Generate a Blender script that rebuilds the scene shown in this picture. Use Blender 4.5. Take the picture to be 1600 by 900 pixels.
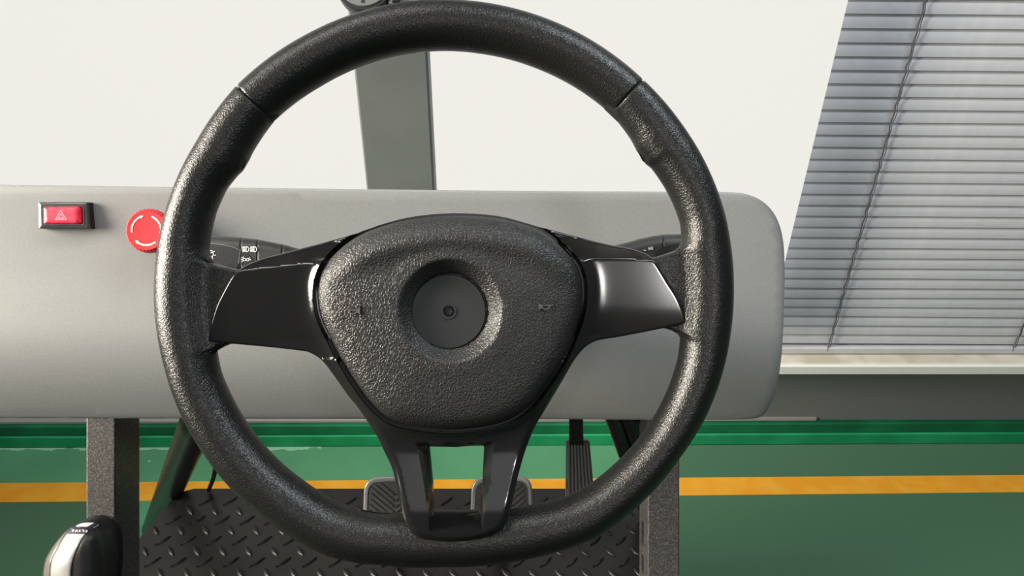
import bpy, bmesh, math, random
import numpy as np
from mathutils import Vector, Matrix
from mathutils.geometry import delaunay_2d_cdt
random.seed(4)
for o in list(bpy.data.objects): bpy.data.objects.remove(o)
S = bpy.context.scene
COL = S.collection

# ------------------------------------------------------------------ camera
F_PX = 1155.0
PITCH = math.radians(32)
CAM = Vector((0, 0, 1.38))
FW = Vector((0, math.cos(PITCH), -math.sin(PITCH)))
UP = Vector((0, math.sin(PITCH), math.cos(PITCH)))
RT = Vector((1, 0, 0))
cd = bpy.data.cameras.new('camera'); cam = bpy.data.objects.new('camera', cd); COL.objects.link(cam)
cam.location = CAM; cam.rotation_euler = (math.pi/2 - PITCH, 0, 0)
cd.sensor_width = 36; cd.lens = F_PX*36/1600; cd.clip_start = 0.02; cd.clip_end = 60
S.camera = cam
S.view_settings.view_transform = 'Standard'; S.view_settings.look = 'None'
S.view_settings.gamma = 1; S.view_settings.exposure = 0.0; S.view_settings.use_curve_mapping = False

# ------------------------------------------------------------------ light
w = bpy.data.worlds.new('world'); S.world = w; w.use_nodes = True
bg = w.node_tree.nodes['Background']; bg.inputs[0].default_value = (0.80, 0.90, 1.0, 1); bg.inputs[1].default_value = 0.10
def area(name, loc, target, sx, sy, power, color):
    l = bpy.data.lights.new(name, 'AREA'); l.shape = 'RECTANGLE'; l.size = sx; l.size_y = sy
    l.energy = power; l.color = color
    o = bpy.data.objects.new(name, l); COL.objects.link(o); o.location = loc
    o.rotation_euler = (Vector(target)-Vector(loc)).to_track_quat('-Z', 'Y').to_euler()
    return o
wl_ = area('window_light_left', (-2.2, 0.15, 1.70), (0.0, 0.42, 1.08), 0.9, 1.15, 40, (1.0, 0.91, 0.78))
wl_.data.spread = math.radians(75)
area('ceiling_lamp_left', (-0.9, 0.55, 2.8), (-0.2, 0.7, 0.8), 0.25, 1.2, 16, (1.0, 0.97, 0.92))
area('ceiling_lamp_right', (1.0, 0.55, 2.8), (0.3, 0.7, 0.8), 0.25, 1.2, 27, (0.90, 0.95, 1.0))
area('ceiling_lamp_behind', (0.53, -0.95, 2.045), (0.1, 0.6, 0.9), 0.16, 0.16, 4.2, (0.97, 0.95, 0.92))
area('reflection_panel_behind', (0.22, -1.48, 2.78), (0.0, 0.4, 1.1), 1.45, 0.95, 5.0, (1.0, 0.97, 0.95))  # unseen soft panel, added for reflections on the spoke legs

# ------------------------------------------------------------------ helpers
def P(px, py, Z): return CAM + FW*Z + RT*((px-800)/F_PX*Z) - UP*((py-450)/F_PX*Z)
def on_z(px, py, z):
    d = FW + RT*((px-800)/F_PX) - UP*((py-450)/F_PX)
    return CAM + d*((z-CAM.z)/d.z)
def C3(X, Yu, Z): return CAM + RT*X + UP*Yu + FW*Z

def thing(name, label, cat, loc, group=None):
    o = bpy.data.objects.new(name, None); COL.objects.link(o); o.location = loc
    o.empty_display_size = 0.03
    o['label'] = label; o['category'] = cat
    if group: o['group'] = group
    return o
def rootloc(p):
    v = Vector((0, 0, 0))
    while p is not None: v += p.location; p = p.parent
    return v
def tag(o, label=None, cat=None, group=None, kind=None):
    if label: o['label'] = label
    if cat: o['category'] = cat
    if group: o['group'] = group
    if kind: o['kind'] = kind
    return o
def mk(name, verts, faces, mat, parent=None, smooth=None, origin=None):
    """verts in world metres"""
    off = rootloc(parent) if parent else (origin or Vector((0, 0, 0)))
    me = bpy.data.meshes.new(name)
    me.from_pydata([tuple(Vector(v)-off) for v in verts], [], faces)
    me.materials.append(mat)
    bm = bmesh.new(); bm.from_mesh(me); bmesh.ops.recalc_face_normals(bm, faces=bm.faces); bm.to_mesh(me); bm.free()
    if smooth is not None:
        me.polygons.foreach_set('use_smooth', [True]*len(me.polygons)); me.set_sharp_from_angle(angle=math.radians(smooth))
    me.update()
    o = bpy.data.objects.new(name, me); COL.objects.link(o)
    if parent: o.parent = parent
    else: o.location = off
    return o
def bevel(o, w, seg=3, ang=30):
    m = o.modifiers.new('bevel', 'BEVEL'); m.width = w; m.segments = seg; m.limit_method = 'ANGLE'; m.angle_limit = math.radians(ang)
    return o
BF = [(0,1,2,3),(4,7,6,5),(0,4,5,1),(1,5,6,2),(2,6,7,3),(3,7,4,0)]
def box(name, lo, hi, mat, parent=None, bw=0, seg=3):
    x0,y0,z0 = lo; x1,y1,z1 = hi
    v = [(x0,y0,z0),(x1,y0,z0),(x1,y1,z0),(x0,y1,z0),(x0,y0,z1),(x1,y0,z1),(x1,y1,z1),(x0,y1,z1)]
    org = Vector(((x0+x1)/2,(y0+y1)/2,z0))
    o = mk(name, v, BF, mat, parent, None if not bw else 40, origin=None if parent else org)
    if bw: bevel(o, bw, seg)
    return o
def cambox(name, X0, X1, Y0, Y1, Z0, Z1, mat, parent=None, bw=0, zcut=None):
    """box square to the reclined control stand; zcut = world height where the lower end is cut level"""
    v = []
    for (X, Z) in ((X0,Z0),(X1,Z0),(X1,Z1),(X0,Z1)):
        p = C3(X, Y0, Z)
        if zcut is not None:
            p = p - UP*((p.z-zcut)/UP.z)
        v.append(p)
    for (X, Z) in ((X0,Z0),(X1,Z0),(X1,Z1),(X0,Z1)): v.append(C3(X, Y1, Z))
    o = mk(name, v, BF, mat, parent, None if not bw else 40)
    if bw: bevel(o, bw)
    return o
def tube(name, pts, r, mat, parent=None, n=16, caps=True, res=None, zend=None):
    pts = [Vector(p) for p in pts]; V = []; Fc = []
    for i, p in enumerate(pts):
        t = (pts[min(i+1, len(pts)-1)]-pts[max(i-1, 0)]).normalized()
        a = Vector((0, 0, 1)) if abs(t.z) < .9 else Vector((1, 0, 0))
        u = t.cross(a).normalized(); vv = t.cross(u)
        rr = r[i] if isinstance(r, (list, tuple)) else r
        for k in range(n):
            an = 2*math.pi*k/n; q = p + u*(rr*math.cos(an)) + vv*(rr*math.sin(an))
            if zend is not None and i == len(pts)-1: q = q - t*((q.z-zend)/t.z)
            V.append(q)
    for i in range(len(pts)-1):
        for k in range(n):
            a = i*n+k; b = i*n+(k+1) % n; Fc.append((a, b, b+n, a+n))
    if caps: Fc.append(tuple(range(n))[::-1]); Fc.append(tuple(range((len(pts)-1)*n, len(pts)*n)))
    return mk(name, V, Fc, mat, parent, 40)
def catmull(pts, n=6, closed=False):
    pts = [tuple(p) for p in pts]; N = len(pts); out = []
    for i in range(N if closed else N-1):
        g = (lambda k: pts[k % N]) if closed else (lambda k: pts[min(max(k, 0), N-1)])
        p0, p1, p2, p3 = [np.array(g(i+k), float) for k in (-1, 0, 1, 2)]
        for j in range(n):
            t = j/n
            out.append(tuple(0.5*((2*p1)+(-p0+p2)*t+(2*p0-5*p1+4*p2-p3)*t*t+(-p0+3*p1-3*p2+p3)*t**3)))
    if not closed: out.append(pts[-1])
    return out
def resample(poly, step):
    out = []
    for i in range(len(poly)):
        a = np.array(poly[i]); b = np.array(poly[(i+1) % len(poly)]); L = np.linalg.norm(b-a); n = max(1, int(round(L/step)))
        for j in range(n): out.append(tuple(a+(b-a)*j/n))
    return out
def roundpoly(poly, r, n=5):
    out = []; N = len(poly)
    for i in range(N):
        p = np.array(poly[i], float); a = np.array(poly[i-1], float)-p; b = np.array(poly[(i+1) % N], float)-p
        la, lb = np.linalg.norm(a), np.linalg.norm(b); rr = r[i] if isinstance(r, (list, tuple)) else r; d = min(rr, la*.45, lb*.45)
        s = p+a/la*d; e = p+b/lb*d
        for j in range(n+1):
            t = j/n; out.append(tuple((1-t)**2*s+2*t*(1-t)*p+t*t*e))
    return out
def pdist(poly, pts):
    """distance from pts to the closed polygon, sign + inside"""
    A = np.array(poly, float); B = np.roll(A, -1, 0); Q = np.array(pts, float)
    out = np.empty(len(Q)); ins = np.zeros(len(Q), bool)
    D = B-A; L2 = (D**2).sum(1)+1e-12
    for s in range(0, len(Q), 4000):
        q = Q[s:s+4000, None, :]
        t = np.clip(((q-A)*D).sum(2)/L2, 0, 1)
        out[s:s+4000] = np.sqrt(((q-(A+D*t[..., None]))**2).sum(2)).min(1)
        x = q[..., 0]; y = q[..., 1]
        c = (A[:, 1] > y) != (B[:, 1] > y)
        xi = A[:, 0]+(y-A[:, 1])*D[:, 0]/np.where(np.abs(D[:, 1]) < 1e-9, 1e-9, D[:, 1])
        ins[s:s+4000] = (c & (x < xi)).sum(1) % 2 == 1
    return np.where(ins, out, -out)
def relief(name, outline, hfun, Z0, back, mat, parent=None, step=4, bstep=3, rings=(1, 2.5, 4.5, 7), holes=(), extra=(), smooth=35, plan=False, creases=()):
    """a solid whose plan is an outline, whose front is a sculpted height field (mm towards the driver) and whose back lies 'back' mm behind"""
    ol = resample(outline, bstep); hl = [resample(h, bstep) for h in holes]
    xs = np.array(ol); lo = xs.min(0); hi = xs.max(0)
    gx, gy = np.meshgrid(np.arange(lo[0]+step/2, hi[0], step), np.arange(lo[1]+step/2, hi[1], step*.87))
    gx = gx+((np.arange(gx.shape[0]) % 2)*step/2)[:, None]
    cand = [np.stack([gx.ravel(), gy.ravel()], 1)]; mind = [np.full(gx.size, max(rings)+step*.45 if rings else step*.5)]
    for poly in [ol]+hl:
        A = np.array(poly); T = np.roll(A, -1, 0)-np.roll(A, 1, 0); N = np.stack([-T[:, 1], T[:, 0]], 1); N /= np.linalg.norm(N, axis=1)[:, None]+1e-9
        for d in rings:
            for sg in (1, -1): cand.append(A+N*d*sg); mind.append(np.full(len(A), d*.93))
    cand = np.concatenate(cand); mind = np.concatenate(mind)
    D = pdist(ol, cand)
    for h in hl: D = np.minimum(D, -pdist(h, cand))
    cand = cand[D >= mind]
    if len(extra):
        E = np.array(extra, float); D = pdist(ol, E)
        for h in hl: D = np.minimum(D, -pdist(h, E))
        E = E[D > 1.0]
        # drop grid points crowding the extra ones
        key = set((int(round(a/2)), int(round(b/2))) for a, b in E)
        cand = np.array([c for c in cand if (int(round(c[0]/2)), int(round(c[1]/2))) not in key])
        cand = np.concatenate([cand, E])
    cl = []
    for c, closed in creases:
        if closed: q = resample(c, 2.6)
        else:
            q = []
            for a_, b_ in zip(c[:-1], c[1:]):
                m_ = max(1, int(math.dist(a_, b_)/2.6)); q += [tuple(np.array(a_)+(np.array(b_)-np.array(a_))*t_/m_) for t_ in range(m_)]
            q.append(tuple(c[-1]))
        q = np.array(q); k = pdist(ol, q)
        for h in hl: k = np.minimum(k, -pdist(h, q))
        run = []
        idx = list(range(len(q)))+([0] if closed else [])
        for a in idx:
            if k[a] > .9: run.append(tuple(q[a]))
            else:
                if len(run) > 1: cl.append(run)
                run = []
        if len(run) > 1: cl.append(run)
    if cl:
        cp = np.array([p for c in cl for p in c]); keep = np.ones(len(cand), bool)
        for b in range(0, len(cand), 2000):
            keep[b:b+2000] = (np.hypot(cand[b:b+2000, None, 0]-cp[None, :, 0], cand[b:b+2000, None, 1]-cp[None, :, 1]).min(1) > 1.5)
        cand = cand[keep]
    V = [tuple(p) for p in ol]; Ed = [(i, (i+1) % len(ol)) for i in range(len(ol))]
    for h in hl:
        b = len(V); V += [tuple(p) for p in h]; Ed += [(b+i, b+(i+1) % len(h)) for i in range(len(h))]
    for c in cl:
        b = len(V); V += c; Ed += [(b+i, b+i+1) for i in range(len(c)-1)]
    V += [tuple(c) for c in cand]
    r = delaunay_2d_cdt([Vector(v) for v in V], Ed, [], 0, 1e-4)
    vo, eo, fo = np.array([tuple(v) for v in r[0]]), r[1], r[2]
    cen = np.array([vo[list(f)].mean(0) for f in fo])
    ok = pdist(ol, cen) > 0
    for h in hl: ok &= pdist(h, cen) < 0
    fo = [f for f, k in zip(fo, ok) if k]
    D = np.maximum(pdist(ol, vo), 0)
    H = hfun(vo[:, 0], vo[:, 1], D)
    H = np.broadcast_to(np.asarray(H, float), (len(vo),))
    from collections import Counter
    cnt = Counter()
    for f in fo:
        for i in range(3): cnt[tuple(sorted((f[i], f[(i+1) % 3])))] += 1
    be = [e for e, c in cnt.items() if c == 1]
    front = []
    for (x, y), h in zip(vo, H):
        if plan: p = P(x, y, Z0)-FW*(h/1000)
        else: p = P(x, y, Z0-h/1000)
        front.append(p)
    bv = {}; Vw = list(front); Fc = [tuple(f) for f in fo]
    for i in sorted({i for e in be for i in e}):
        p = front[i]; z = (p-CAM).dot(FW); bv[i] = len(Vw); Vw.append(p+FW*(Z0+back/1000-z))
    for a, b in be: Fc.append((a, b, bv[b], bv[a]))
    # flat back
    used = sorted({i for f in fo for i in f if i not in bv})
    bb = dict(bv)
    cx = P(*vo.mean(0), Z0+back/1000)
    for i in used:
        if i in bb: continue
        p = front[i]; z = (p-CAM).dot(FW); bb[i] = len(Vw); Vw.append(p+FW*(Z0+back/1000-z))
    for f in fo: Fc.append(tuple(bb[i] for i in f)[::-1])
    return mk(name, Vw, Fc, mat, parent, smooth)
def lathe(name, px, py, Z0, prof, mat, parent=None, n=64, rfun=None):
    """turned part whose axis is square to the control stand; prof = [(radius mm, height mm)...] from centre outwards"""
    c = P(px, py, Z0); V = []; Fc = []
    for j, (r, h) in enumerate(prof):
        for k in range(n):
            an = 2*math.pi*k/n; rr = r*(rfun(an, j) if rfun else 1)/1000
            V.append(c + RT*(rr*math.cos(an)) + UP*(rr*math.sin(an)) - FW*(h/1000))
    for j in range(len(prof)-1):
        for k in range(n): Fc.append((j*n+k, j*n+(k+1) % n, (j+1)*n+(k+1) % n, (j+1)*n+k))
    Fc.append(tuple(range(n))); Fc.append(tuple(range((len(prof)-1)*n, len(prof)*n)))
    return mk(name, V, Fc, mat, parent, 30)
def strokes(name, lines, wpx, Z, mat, parent=None, t=0.15, zf=None):
    """flat print: ribbons laid on a surface. lines of px points; Z depth or zf(x,y)"""
    V = []; Fc = []
    for ln in lines:
        wd = wpx
        if isinstance(ln, tuple) and isinstance(ln[0], (int, float)) and isinstance(ln[1], list): wd, ln = ln
        A = np.array(ln, float); n = len(A)
        closed = n > 2 and np.allclose(A[0], A[-1])
        if closed: A = A[:-1]; n -= 1
        T = []
        for i in range(n):
            a = A[i-1] if (closed or i > 0) else A[i]; b = A[(i+1) % n] if (closed or i < n-1) else A[i]
            t1 = (A[i]-a); t2 = (b-A[i]); l1, l2 = np.linalg.norm(t1), np.linalg.norm(t2)
            if l1 < 1e-9: m = t2/l2; k = 1
            elif l2 < 1e-9: m = t1/l1; k = 1
            else:
                t1 /= l1; t2 /= l2; m = t1+t2; m /= np.linalg.norm(m)+1e-9; k = 1/max(.45, abs(m.dot(t1)))
            T.append((np.array([-m[1], m[0]])*k))
        b0 = len(V)
        for i in range(n):
            for sg in (1, -1):
                q = A[i]+T[i]*wd/2*sg; z = zf(*q) if zf else Z
                V.append(P(q[0], q[1], z-t/1000)); V.append(P(q[0], q[1], z+0.3/1000))
        for i in range(n if closed else n-1):
            a = b0+4*i; b = b0+4*((i+1) % n)
            Fc += [(a, b, b+2, a+2), (a+1, a+3, b+3, b+1), (a, a+1, b+1, b), (a+2, b+2, b+3, a+3)]
        if not closed:
            for a in (b0, b0+4*(n-1)): Fc.append((a, a+1, a+3, a+2))
    return mk(name, V, Fc, mat, parent)

# ------------------------------------------------------------------ materials
def srgb(r, g, b): return tuple(((c/255+0.055)/1.055)**2.4 if c > 10 else c/255/12.92 for c in (r, g, b))+(1,)
def M(name, col, rough=.5, metal=0, spec=.5, coat=0, coatr=.1):
    m = bpy.data.materials.new(name); m.use_nodes = True; b = m.node_tree.nodes['Principled BSDF']
    b.inputs['Base Color'].default_value = col if len(col) == 4 else tuple(col)+(1,)
    b.inputs['Roughness'].default_value = rough; b.inputs['Metallic'].default_value = metal
    b.inputs['Specular IOR Level'].default_value = spec; b.inputs['Coat Weight'].default_value = coat; b.inputs['Coat Roughness'].default_value = coatr
    return m
def nodes(m): return m.node_tree.nodes, m.node_tree.links, m.node_tree.nodes['Principled BSDF']
def leather(name, col, rough, scale=420, strength=.55, dist=.0008):
    m = M(name, col, rough); n, l, b = nodes(m)
    tc = n.new('ShaderNodeTexCoord'); nz = n.new('ShaderNodeTexNoise'); nz.inputs['Scale'].default_value = scale*.6; nz.inputs['Detail'].default_value = 2
    mx = n.new('ShaderNodeMix'); mx.data_type = 'VECTOR'; mx.inputs[0].default_value = .0035
    l.new(tc.outputs['Object'], nz.inputs['Vector'])
    ad = n.new('ShaderNodeVectorMath'); ad.operation = 'MULTIPLY_ADD'; ad.inputs[1].default_value = (.0030,)*3
    l.new(nz.outputs['Color'], ad.inputs[0]); l.new(tc.outputs['Object'], ad.inputs[2])
    v = n.new('ShaderNodeTexVoronoi'); v.feature = 'DISTANCE_TO_EDGE'; v.inputs['Scale'].default_value = scale
    l.new(ad.outputs[0], v.inputs['Vector'])
    r = n.new('ShaderNodeMapRange'); r.interpolation_type = 'SMOOTHSTEP'; r.inputs['From Max'].default_value = .28
    l.new(v.outputs['Distance'], r.inputs['Value'])
    n2 = n.new('ShaderNodeTexNoise'); n2.inputs['Scale'].default_value = scale*2.2; n2.inputs['Detail'].default_value = 3; l.new(tc.outputs['Object'], n2.inputs['Vector'])
    a = n.new('ShaderNodeMath'); a.operation = 'MULTIPLY_ADD'; a.inputs[1].default_value = .35; l.new(n2.outputs['Fac'], a.inputs[0]); l.new(r.outputs['Result'], a.inputs[2])
    bp = n.new('ShaderNodeBump'); bp.inputs['Strength'].default_value = strength; bp.inputs['Distance'].default_value = dist
    l.new(a.outputs[0], bp.inputs['Height']); l.new(bp.outputs['Normal'], b.inputs['Normal'])
    return m
def speckle(name, c1, c2, scale, rough, bump=0, thr=(.4, .62), detail=3, metal=0):
    m = M(name, c1, rough, metal); n, l, b = nodes(m)
    tc = n.new('ShaderNodeTexCoord'); nz = n.new('ShaderNodeTexNoise'); nz.inputs['Scale'].default_value = scale; nz.inputs['Detail'].default_value = detail
    l.new(tc.outputs['Object'], nz.inputs['Vector'])
    cr = n.new('ShaderNodeValToRGB'); cr.color_ramp.elements[0].position = thr[0]; cr.color_ramp.elements[1].position = thr[1]
    cr.color_ramp.elements[0].color = c1; cr.color_ramp.elements[1].color = c2
    l.new(nz.outputs['Fac'], cr.inputs['Fac']); l.new(cr.outputs['Color'], b.inputs['Base Color'])
    if bump:
        bp = n.new('ShaderNodeBump'); bp.inputs['Strength'].default_value = bump; bp.inputs['Distance'].default_value = .0006
        l.new(nz.outputs['Fac'], bp.inputs['Height']); l.new(bp.outputs['Normal'], b.inputs['Normal'])
    return m
m_rim = leather('rim_leather', (.0075, .0075, .007, 1), .34, 580, .28, .0004)
m_pad = leather('pad_leather', (.018, .018, .0175, 1), .40, 520, .45, .0005)
m_gloss = speckle('gloss_trim', (.009, .009, .0095, 1), (.015, .014, .013, 1), 9, .14)
m_disc = M('disc_plastic', (.020, .022, .0225, 1), .5)
m_horn = M('horn_symbol_plastic', (.07, .072, .07, 1), .45)
m_black = M('black_plastic', (.012, .012, .013, 1), .42)
m_stalk = speckle('stalk_plastic', (.022, .023, .023, 1), (.030, .030, .029, 1), 900, .5, .15)
m_stalk2 = speckle('stalk_dark_plastic', (.008, .010, .013, 1), (.014, .016, .020, 1), 900, .5, .15)
m_void = M('black_void', (.004, .004, .004, 1), .7)
m_dash = speckle('dash_paint', (.195, .203, .20, 1), (.228, .235, .23, 1), 700, .5, .12, (.3, .7))
m_pillar = speckle('pillar_paint', (.106, .120, .112, 1), (.118, .132, .124, 1), 14, .5, .0)
m_post = speckle('hammered_paint', (.040, .038, .036, 1), (.13, .125, .12, 1), 520, .42, .5, (.45, .72))
m_tube = speckle('black_tube_paint', (.012, .012, .012, 1), (.016, .0155, .015, 1), 30, .3)
m_tube.node_tree.nodes['Principled BSDF'].inputs['Specular IOR Level'].default_value = .3
m_plate = speckle('tread_paint', (.011, .0105, .0105, 1), (.014, .0135, .013, 1), 22, .36, .05)
m_plate.node_tree.nodes['Principled BSDF'].inputs['Specular IOR Level'].default_value = .28
m_red = M('red_plastic', srgb(225, 40, 48), .4)
m_redb = speckle('red_rocker', srgb(225, 38, 62), srgb(240, 62, 84), 260, .35, .2)
m_white = M('white_print', srgb(225, 228, 228), .6)
m_pale = M('cream_print', srgb(240, 236, 200), .6)
m_pink = M('pink_print', srgb(240, 150, 165), .5)
m_chrome = speckle('satin_chrome', (.40, .40, .385, 1), (.46, .455, .44, 1), 30, .30, 0, metal=.45)
m_bezel = M('bezel_plastic', (.05, .052, .052, 1), .25)
m_edge = M('polished_edge', (.7, .71, .72, 1), .2, 1)
m_metal = M('pedal_rim_metal', (.36, .36, .35, 1), .4, .6)
m_rubber = M('pedal_rubber', (.06, .06, .058, 1), .6)
m_blind = speckle('blind_aluminium', (.53, .535, .565, 1), (.56, .565, .59, 1), 40, .55)
m_cord = M('blind_cord', (.11, .105, .11, 1), .8)
m_sill = speckle('sill_stone', srgb(190, 182, 160), srgb(214, 208, 192), 12, .6)
m_sillw = M('sill_white', srgb(236, 236, 230), .55)
m_wall = M('wall_paint', srgb(118, 124, 125), .8)
m_knob = leather('knob_leather', (.016, .015, .015, 1), .38, 700, .2, .0004)
m_knobl = M('knob_side_lit', (.10, .085, .078, 1), .4)
# even cream tone of the blank screen is put in as emission
m_screen = M('emissive_blank_screen', (.02, .02, .02, 1), .9, 0, .0)
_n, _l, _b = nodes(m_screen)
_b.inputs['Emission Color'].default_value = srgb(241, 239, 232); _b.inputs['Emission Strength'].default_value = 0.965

def m_floor_():
    m = M('painted_floor', srgb(80, 160, 110), .7, 0, .2); n, l, b = nodes(m)
    tc = n.new('ShaderNodeTexCoord'); sp = n.new('ShaderNodeSeparateXYZ'); l.new(tc.outputs['Object'], sp.inputs[0])
    def math_(op, a, bb, cc=None):
        q = n.new('ShaderNodeMath'); q.operation = op
        for i, v in enumerate((a, bb, cc)):
            if v is None: continue
            if isinstance(v, (int, float)): q.inputs[i].default_value = v
            else: l.new(v, q.inputs[i])
        return q.outputs[0]
    nz = n.new('ShaderNodeTexNoise'); nz.inputs['Scale'].default_value = 5; nz.inputs['Detail'].default_value = 5; l.new(tc.outputs['Object'], nz.inputs['Vector'])
    cr = n.new('ShaderNodeValToRGB'); e = cr.color_ramp.elements
    e[0].position = .35; e[0].color = FLOOR_A; e[1].position = .65; e[1].color = FLOOR_B
    l.new(nz.outputs['Fac'], cr.inputs['Fac'])
    # second, darker coat of paint: right-hand bay and the bay in front of the line
    right = math_('GREATER_THAN', sp.outputs['X'], .352)
    left = math_('MULTIPLY', math_('LESS_THAN', sp.outputs['X'], -.955), math_('LESS_THAN', sp.outputs['Y'], 1.245))
    z = math_('MAXIMUM', right, left)
    mx = n.new('ShaderNodeMix'); mx.data_type = 'RGBA'; l.new(z, mx.inputs['Factor']); l.new(cr.outputs['Color'], mx.inputs['A']); mx.inputs['B'].default_value = FLOOR_D
    # chipped pale paint along the skirting, and a few flakes
    n3 = n.new('ShaderNodeTexNoise'); n3.inputs['Scale'].default_value = 22; n3.inputs['Detail'].default_value = 4; l.new(tc.outputs['Object'], n3.inputs['Vector'])
    edge = math_('GREATER_THAN', math_('ADD', sp.outputs['Y'], math_('MULTIPLY', n3.outputs['Fac'], .05)), 1.437)
    edge = math_('MULTIPLY', edge, math_('LESS_THAN', sp.outputs['X'], -.5))
    v = n.new('ShaderNodeTexVoronoi'); v.inputs['Scale'].default_value = 9; l.new(tc.outputs['Object'], v.inputs['Vector'])
    fl = math_('MULTIPLY', math_('LESS_THAN', v.outputs['Distance'], .035), math_('SUBTRACT', 1, z))
    pale = math_('MULTIPLY', math_('MAXIMUM', edge, fl), .65)
    m2 = n.new('ShaderNodeMix'); m2.data_type = 'RGBA'; l.new(pale, m2.inputs['Factor']); l.new(mx.outputs['Result'], m2.inputs['A']); m2.inputs['B'].default_value = srgb(170, 215, 190)
    l.new(m2.outputs['Result'], b.inputs['Base Color'])
    return m
FLOOR_A = (.092, .285, .150, 1); FLOOR_B = (.112, .335, .178, 1); FLOOR_D = (.072, .165, .094, 1)
m_floor = m_floor_()
m_yel = speckle('yellow_line_paint', srgb(238, 160, 28), srgb(243, 174, 50), 18, .7)
m_gr1 = speckle('dark_green_paint', srgb(0, 96, 62), srgb(8, 122, 76), 6, .5)
m_gr2 = speckle('bright_green_paint', srgb(20, 140, 88), srgb(34, 160, 104), 8, .5)
m_trimg = M('grey_plaster_strip', srgb(165, 161, 158), .7)

# ================================================================== SETTING
fl = tag(mk('floor', [(-4, -2.5, 0), (4, -2.5, 0), (4, 1.6, 0), (-4, 1.6, 0), (-4, -2.5, -.1), (4, -2.5, -.1), (4, 1.6, -.1), (-4, 1.6, -.1)],
   [(0, 1, 2, 3), (4, 7, 6, 5), (0, 4, 5, 1), (1, 5, 6, 2), (2, 6, 7, 3), (3, 7, 4, 0)], m_floor), kind='structure')
wl = tag(box('wall_back', (-4, 1.45, 0), (4, 1.6, 3.2), m_wall), kind='structure')
YAW = math.radians(.35)
def bgbox(name, lo, hi, mat, bw=0):
    o = box(name, lo, hi, mat, None, bw); o.rotation_euler[2] = YAW; return tag(o, kind='structure')
bgbox('baseboard_back', (-3.5, 1.425, 0), (3.5, 1.452, .038), m_gr2, .004)
bgbox('trim_1', (-3.5, 1.429, .038), (3.5, 1.452, .070), m_gr1, .003)
bgbox('trim_2', (-3.5, 1.431, .070), (.79, 1.455, .080), m_trimg, .002)
sz = CAM.z-1.0677
tag(box('trim_3', (.2, 1.375, sz-.026), (2.6, 1.46, sz), m_sill, None, .004), kind='structure')
o = tag(box('trim_4', (.2, 1.366, sz-.027), (2.6, 1.376, sz-.001), m_sillw, None, .003), kind='structure')

# yellow floor line
def floorline():
    a, b, c, d = on_z(-60, 785.5, 0), on_z(1700, 768, 0), on_z(1700, 741.5, 0), on_z(-60, 755.5, 0)
    # carry on straight past both sides
    def ext(p, q, k): return p+(q-p)*k
    a2, b2 = ext(a, b, -.3), ext(a, b, 1.4); d2, c2 = ext(d, c, -.3), ext(d, c, 1.4)
    v = [Vector(p) for p in (a2, b2, c2, d2)]
    V = [p+Vector((0, 0, -.0005)) for p in v]+[p+Vector((0, 0, .0006)) for p in v]
    o = mk('floor_line', V, BF, m_yel)
    tag(o, 'straight yellow painted line running across the green floor', 'floor marking')
floorline()

# ------------------------------------------------------------------ blind
def blind():
    X0, X1, Yb = .33, 1.62, 1.420
    root = thing('venetian_blind', 'closed grey horizontal slat blind hanging above the window sill', 'blind', (0.95, Yb, sz))
    # one slat: shallow arc, upper edge back, lower edge towards the room
    n = 6; wdt = .0285; V = []; Fc = []
    for side, off in ((0, 0.0), (1, .0004)):
        for i in range(n+1):
            s = i/n-.5; a = math.radians(77)
            # along-slat tilt coordinates
            y = s*wdt*math.cos(a); z = -s*wdt*math.sin(a); bow = (1-(2*s)**2)*.0018
            yy = -y*1.0 - bow*math.sin(a); zz = z + bow*math.cos(a)
            yy = -(s*wdt*math.cos(a)) - bow*math.sin(a) + off*math.sin(a); zz = -s*wdt*math.sin(a) + bow*math.cos(a) - off*math.cos(a)
            for x in (X0, X1): V.append((x-.95, yy, zz))
    m = 2*(n+1)
    for i in range(n):
        a = 2*i; Fc += [(a, a+1, a+3, a+2), (m+a, m+a+2, m+a+3, m+a+1)]
    Fc += [(0, m, m+1, 1), (2*n, 2*n+1, m+2*n+1, m+2*n)]
    for e in (0, 1): Fc.append(tuple([2*i+e for i in range(n+1)]+[m+2*i+e for i in range(n, -1, -1)]))
    me = None; pitch = .02576
    z0 = CAM.z - 1.0154 + pitch*.5 + .001
    for k in range(-1, 37):
        if me is None:
            o = mk('slat', [Vector(v)+root.location for v in V], Fc, m_blind, root, 50); me = o.data
        else:
            o = bpy.data.objects.new('slat', me); COL.objects.link(o); o.parent = root
        o.location = (0, 0, z0+(k-0)*pitch-root.location.z)
        o.rotation_euler = (math.radians(random.uniform(-1.2, 1.2)), math.radians(.45+random.uniform(-.05, .05)), 0)
        if k == 4: o.rotation_euler[1] += math.radians(-.25)
        if k == 2: o.rotation_euler[1] += math.radians(.2)
    r = box('bottom_rail', (X0, Yb-.012, sz+.002), (X1, Yb+.012, sz+.020), m_blind, root, .003)
    top = z0+37*pitch
    box('head_rail', (X0, Yb-.02, top), (X1, Yb+.028, top+.035), m_blind, root, .003)
    for cx in (.31+.02, .748, 1.187, 1.6):
        pts = []
        N = 80
        for i in range(N+1):
            z = sz+.012+(top-sz-.01)*i/N
            pts.append((cx+.0012*math.sin(i*2.1), Yb-.0105-.0012*math.cos(i*2.9), z))
        tube('ladder_cord', pts, .0016, m_cord, root, 6)
        tube('ladder_cord', [(p[0]+.0045+.001*math.sin(j), p[1]+.0008, p[2]) for j, p in enumerate(pts)], .0008, m_cord, root, 6)
blind()

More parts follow.
